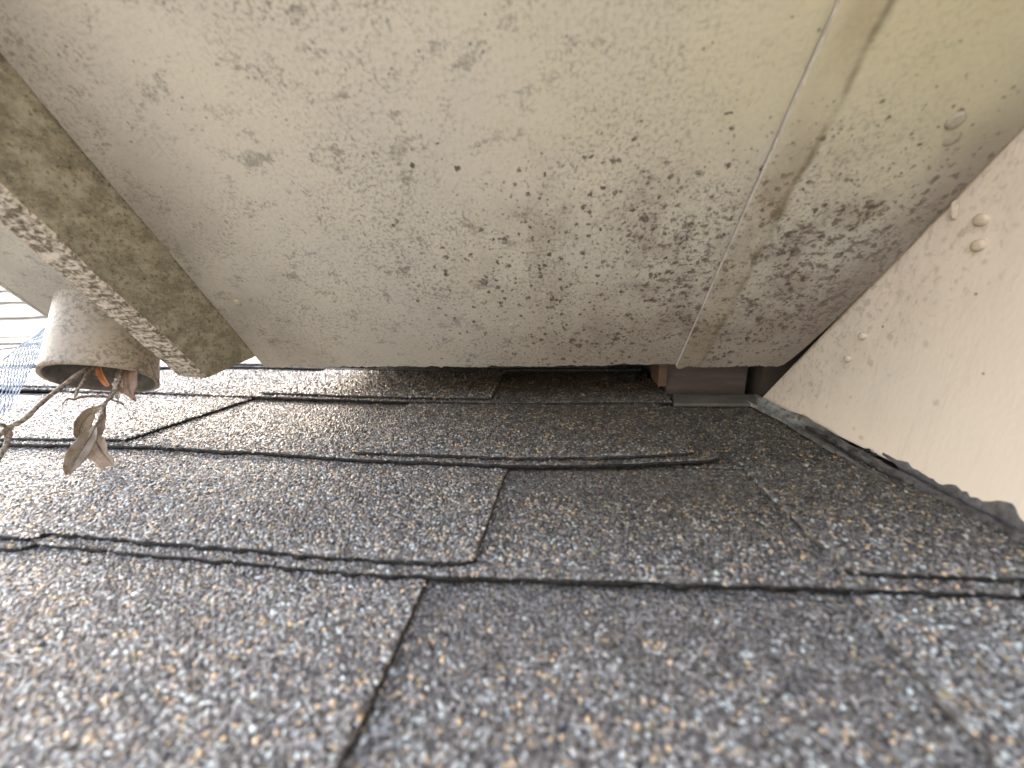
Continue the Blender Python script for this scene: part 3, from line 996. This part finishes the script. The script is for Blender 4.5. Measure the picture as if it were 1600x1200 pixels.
# ------------------------------------------------------------------ twigs
def twig(label, base, main, rad, branches):
    t = empty('twig', base)
    tag(t, label, 'twig', 'twigs sticking out of the gutter outlet')
    Vt, Ft = tube(main, rad, 9, 7, 0.10, 1.0)
    mk('stem', Vt, Ft, M['twig'], t, None, None, True)
    for i, (p, r) in enumerate(branches):
        Vt, Ft = tube(p, r, 7, 5, 0.13, i * 1.7)
        mk('branch', Vt, Ft, M['twig'], t, None, None, True)
    return t

twA = [(-0.3723, 0.2555, 0.074), (-0.3664, 0.2454, 0.0701), (-0.3596, 0.2275, 0.0682), (-0.352, 0.2094, 0.063), (-0.3442, 0.1901, 0.0564), (-0.34, 0.1783, 0.0509), (-0.3391, 0.1701, 0.0488), (-0.3347, 0.1583, 0.0444)]
twA2 = [(-0.3391, 0.1701, 0.0488), (-0.3380, 0.1665, 0.0525), (-0.3349, 0.1601, 0.0563)]
twA3 = [(-0.3391, 0.1699, 0.0481), (-0.3353, 0.1652, 0.0419), (-0.3322, 0.1595, 0.0372), (-0.3282, 0.1526, 0.0319)]
twA4 = [(-0.3611, 0.2328, 0.0688), (-0.3592, 0.2265, 0.0621), (-0.3589, 0.2217, 0.0576), (-0.3573, 0.2165, 0.0519)]
twB = [(-0.3624, 0.2601, 0.0707), (-0.3516, 0.2475, 0.0642), (-0.341, 0.234, 0.0567), (-0.3362, 0.2246, 0.0507), (-0.3325, 0.2158, 0.0469), (-0.329, 0.2092, 0.0407), (-0.3262, 0.2016, 0.0352)]
twB2 = [(-0.3359, 0.223, 0.0503), (-0.3383, 0.2166, 0.053), (-0.3404, 0.2101, 0.0547), (-0.3406, 0.2057, 0.0544), (-0.3413, 0.203, 0.0558), (-0.3417, 0.1992, 0.053)]
twB3 = [(-0.3363, 0.2222, 0.0495), (-0.3335, 0.2234, 0.0466), (-0.3301, 0.2243, 0.0453), (-0.3285, 0.2242, 0.0433)]
twB4 = [(-0.3445, 0.2383, 0.058), (-0.3404, 0.233, 0.0509), (-0.3392, 0.2287, 0.0441)]
ta = twig('long bare grey twig reaching from the outlet to the left, forked at its end', twA[0], twA, [0.0019, 0.0017, 0.0014, 0.0013, 0.0016, 0.0015],
          [(twA2, [0.0012, 0.0009, 0.0007]), (twA3, [0.0017, 0.0013, 0.0010]), (twA4, [0.0011, 0.0009, 0.0007])])
tb = twig('short brown twig hanging from the outlet with dry leaves at its tip', twB[0], twB, [0.0013, 0.0012, 0.0012, 0.0010, 0.0006],
          [(twB2, [0.0011, 0.0009, 0.0009, 0.0003]), (twB3, [0.0009, 0.0007, 0.0008]), (twB4, [0.0006, 0.0004])])

def leaf(name, pts, half, fold, facing, mat, parent, twist=0.0, ragged=0.0, wave=0.0006, veins=True):
    """a leaf blade on a curved midrib; half: half widths along it, fold: how far the edges lift towards facing"""
    P = np.array(pts, dtype=float)
    nl, nw = 26, 13
    tt = np.linspace(0, 1, nl)
    k = np.linspace(0, 1, len(P))
    # smooth the midrib
    Q = np.stack([np.interp(tt, k, P[:, i]) for i in range(3)], 1)
    for _ in range(6):
        Q[1:-1] = (Q[:-2] + 2 * Q[1:-1] + Q[2:]) / 4
    tg = np.gradient(Q, axis=0)
    tg /= np.linalg.norm(tg, axis=1)[:, None]
    hw = np.interp(tt, np.linspace(0, 1, len(half)), half)
    fc = np.array(facing, dtype=float)
    V, F, ve = [], [], []
    for i in range(nl):
        nrm = fc - tg[i] * (fc @ tg[i])
        nrm /= np.linalg.norm(nrm)
        a = twist * (tt[i] - 0.3)
        sd_ = np.cross(tg[i], nrm)
        sd_, nrm = sd_ * math.cos(a) + nrm * math.sin(a), nrm * math.cos(a) - sd_ * math.sin(a)
        for j in range(nw):
            s = j / (nw - 1) * 2 - 1
            w_ = hw[i] * s
            lift = fold * abs(s) ** 1.4 * hw[i] + wave * math.sin(i * 0.8 + 2 * s) * abs(s)
            rg = ragged * (rng.random() - .3) if (i >= nl - 2) else 0
            V.append(Q[i] + sd_ * w_ + nrm * lift + tg[i] * rg)
            lat = 0.35 if (veins and abs(((tt[i] * 13 + abs(s) * -1.6) % 1.0) - 0.5) < 0.13) else 0.0
            ve.append(1.0 if j == nw // 2 else lat)
    for i in range(nl - 1):
        for j in range(nw - 1):
            q = i * nw + j
            F.append((q, q + 1, q + nw + 1, q + nw))
    o = mk(name, V, F, mat, parent, None, None, True, None, ve)
    so = o.modifiers.new('thick', 'SOLIDIFY')
    so.thickness = 0.00035
    if parent is not None:
        Vt, Ft = tube(Q[::3] + fc * 0.0002, [0.0005, 0.0003, 0.00015], 5, 2, 0.0)
        mk('midrib', Vt, Ft, M['twig'], o, None, None, True)
    return o

LAN = [0.0006, 0.004, 0.0072, 0.0085, 0.0082, 0.0062, 0.0012]
toc = (0.35, -0.8, 0.35)        # roughly towards an onlooker down the slope
leaf('leaf', [(-0.3268, 0.2032, 0.0364), (-0.3227, 0.1959, 0.0321), (-0.3192, 0.1869, 0.0271), (-0.3153, 0.1781, 0.0216), (-0.3118, 0.1706, 0.0169)],
     [0.0006, 0.0028, 0.0048, 0.0054, 0.0051, 0.0038, 0.0008], 0.25, (0.55, -0.72, 0.3), M['leaf'], tb, 0.3)
leaf('leaf', [(-0.3315, 0.2152, 0.0462), (-0.3402, 0.2115, 0.0426), (-0.3447, 0.207, 0.0355), (-0.342, 0.2017, 0.028), (-0.3334, 0.1968, 0.0237)],
     [0.001, 0.0035, 0.0045, 0.004, 0.002], 0.5, (0.9, -0.3, 0.5), M['leaf'], tb, 0.5)
leaf('leaf', [(-0.3316, 0.2146, 0.0454), (-0.3345, 0.2127, 0.0367), (-0.3343, 0.2075, 0.0284), (-0.3322, 0.2023, 0.0249)],
     [0.0008, 0.002, 0.0026, 0.0015], 0.3, (0.7, -0.6, 0.2), M['leaf_brown'], tb, 0.2)
leaf('leaf', [(-0.3283, 0.2013, 0.0334), (-0.3275, 0.2003, 0.0255), (-0.3230, 0.1983, 0.0178), (-0.3140, 0.1957, 0.0102)],
     [0.001, 0.0042, 0.0062, 0.0066, 0.0052, 0.0045], 0.75, (0.55, -0.75, 0.5), M['leaf_pale'], tb, -0.5, 0.003)['label'] = 'pale folded leaf with torn end'

def loose(label, pts, half, fold, facing, mat, **kw):
    o = leaf('dry_leaf', pts, half, fold, facing, mat, None, **kw)
    tag(o, label, 'leaf', 'dry leaves stuffed in the gutter outlet')

loose('broad brown dry leaf with curled tip hanging out of the outlet', [(-0.3575, 0.2584, 0.071), (-0.3459, 0.2466, 0.0634), (-0.3378, 0.2382, 0.0554), (-0.3331, 0.2341, 0.0495), (-0.3271, 0.2317, 0.0436)],
      [0.006, 0.0072, 0.0072, 0.0062, 0.0022, 0.0006], 0.2, (0.5, -0.8, 0.1), M['leaf_brown'], twist=0.3)
loose('curled orange leaf strip wedged inside the outlet', [(-0.3684, 0.2455, 0.0704), (-0.3641, 0.2412, 0.0641), (-0.3589, 0.2384, 0.0586), (-0.354, 0.2366, 0.0545)],
      [0.002, 0.0023, 0.0022, 0.0015], 0.5, (0.4, -0.9, 0.2), M['leaf_orange'], veins=False, wave=0.0)
loose('small pale leaf scrap dangling beside the short twig', [(-0.3467, 0.2396, 0.0596), (-0.3425, 0.2351, 0.0542), (-0.3387, 0.2289, 0.0464)],
      [0.002, 0.0034, 0.0028, 0.0006], 0.4, (0.5, -0.8, 0.1), M['leaf_pale'], veins=False)
loose('dark brown leaf pressed against the outlet wall at right', [(-0.3686, 0.2668, 0.0634), (-0.3607, 0.2674, 0.0585), (-0.3514, 0.2672, 0.056)],
      [0.003, 0.0042, 0.003], 0.3, (0.3, -0.6, -0.7), M['leaf_brown'])
loose('narrow grey leaf standing at the back of the outlet', [(-0.3792, 0.2537, 0.0713), (-0.3755, 0.2481, 0.0631), (-0.3719, 0.2427, 0.0585)],
      [0.003, 0.003, 0.001], 0.3, (0.5, -0.8, 0.1), M['leaf'])

# ------------------------------------------------------------------ blue mesh strip behind the outlet
net_t = np.array([(-0.4493, 0.2797, 0.1016), (-0.4465, 0.264, 0.0929), (-0.4436, 0.2475, 0.0842), (-0.4398, 0.2317, 0.0763), (-0.4366, 0.2126, 0.0644), (-0.455, 0.178, 0.040), (-0.47, 0.14, 0.0165)])
net_b = np.array([(-0.4537, 0.269, 0.0781), (-0.4492, 0.2541, 0.0663), (-0.44, 0.2353, 0.052), (-0.4297, 0.2171, 0.0388), (-0.4154, 0.1905, 0.0201), (-0.425, 0.160, 0.0150), (-0.435, 0.12, 0.0135)])
def netp(s, t):
    k = np.array([0, .25, .5, .75, 1, 1.2, 1.4])
    a = np.array([np.interp(s, k, net_t[:, i]) for i in range(3)])
    b = np.array([np.interp(s, k, net_b[:, i]) for i in range(3)])
    p = a * (1 - t) + b * t
    return p + np.array([-0.006, 0.004, 0.003]) * math.sin(math.pi * t) + np.array([0.0012, 0, 0.001]) * math.sin(s * 17 + t * 4)
V, F = [], []
def wire(path, r):
    Vt, Ft = tube(path, [r], 4, 1, 0.0)
    b = len(V)
    V.extend(Vt)
    F.extend([tuple(i + b for i in f) for f in Ft])
NW = 26
for i in range(-14, NW):
    # strands running along the strip, slanting across it, their ends frayed past the lower edge
    pa = []
    for q in np.linspace(0, 1.4, 21):
        t = i / 10 + q * 0.5
        if 0 <= t <= 1.0 + 0.05 * ((i * 7) % 3):
            pa.append(netp(q, min(t, 1.12)))
    if len(pa) > 1:
        wire(pa, 0.00033)
for i in range(-6, 30):
    pa = []
    for q in np.linspace(0, 1, 9):
        s = i / 16 + q * 0.2
        if 0 <= s <= 1.4:
            pa.append(netp(s, q))
    if len(pa) > 1:
        wire(pa, 0.0003)
for t in (0.0,):
    wire([netp(s, t) for s in np.linspace(0, 1, 15)], 0.0005)
net = mk('mesh_strip', V, F, M['net'], None, None, None, False)
tag(net, 'blue and white woven mesh strip behind the outlet at left edge', 'mesh')
for o in bpy.data.objects:
    if '_o' in o:
        del o['_o']
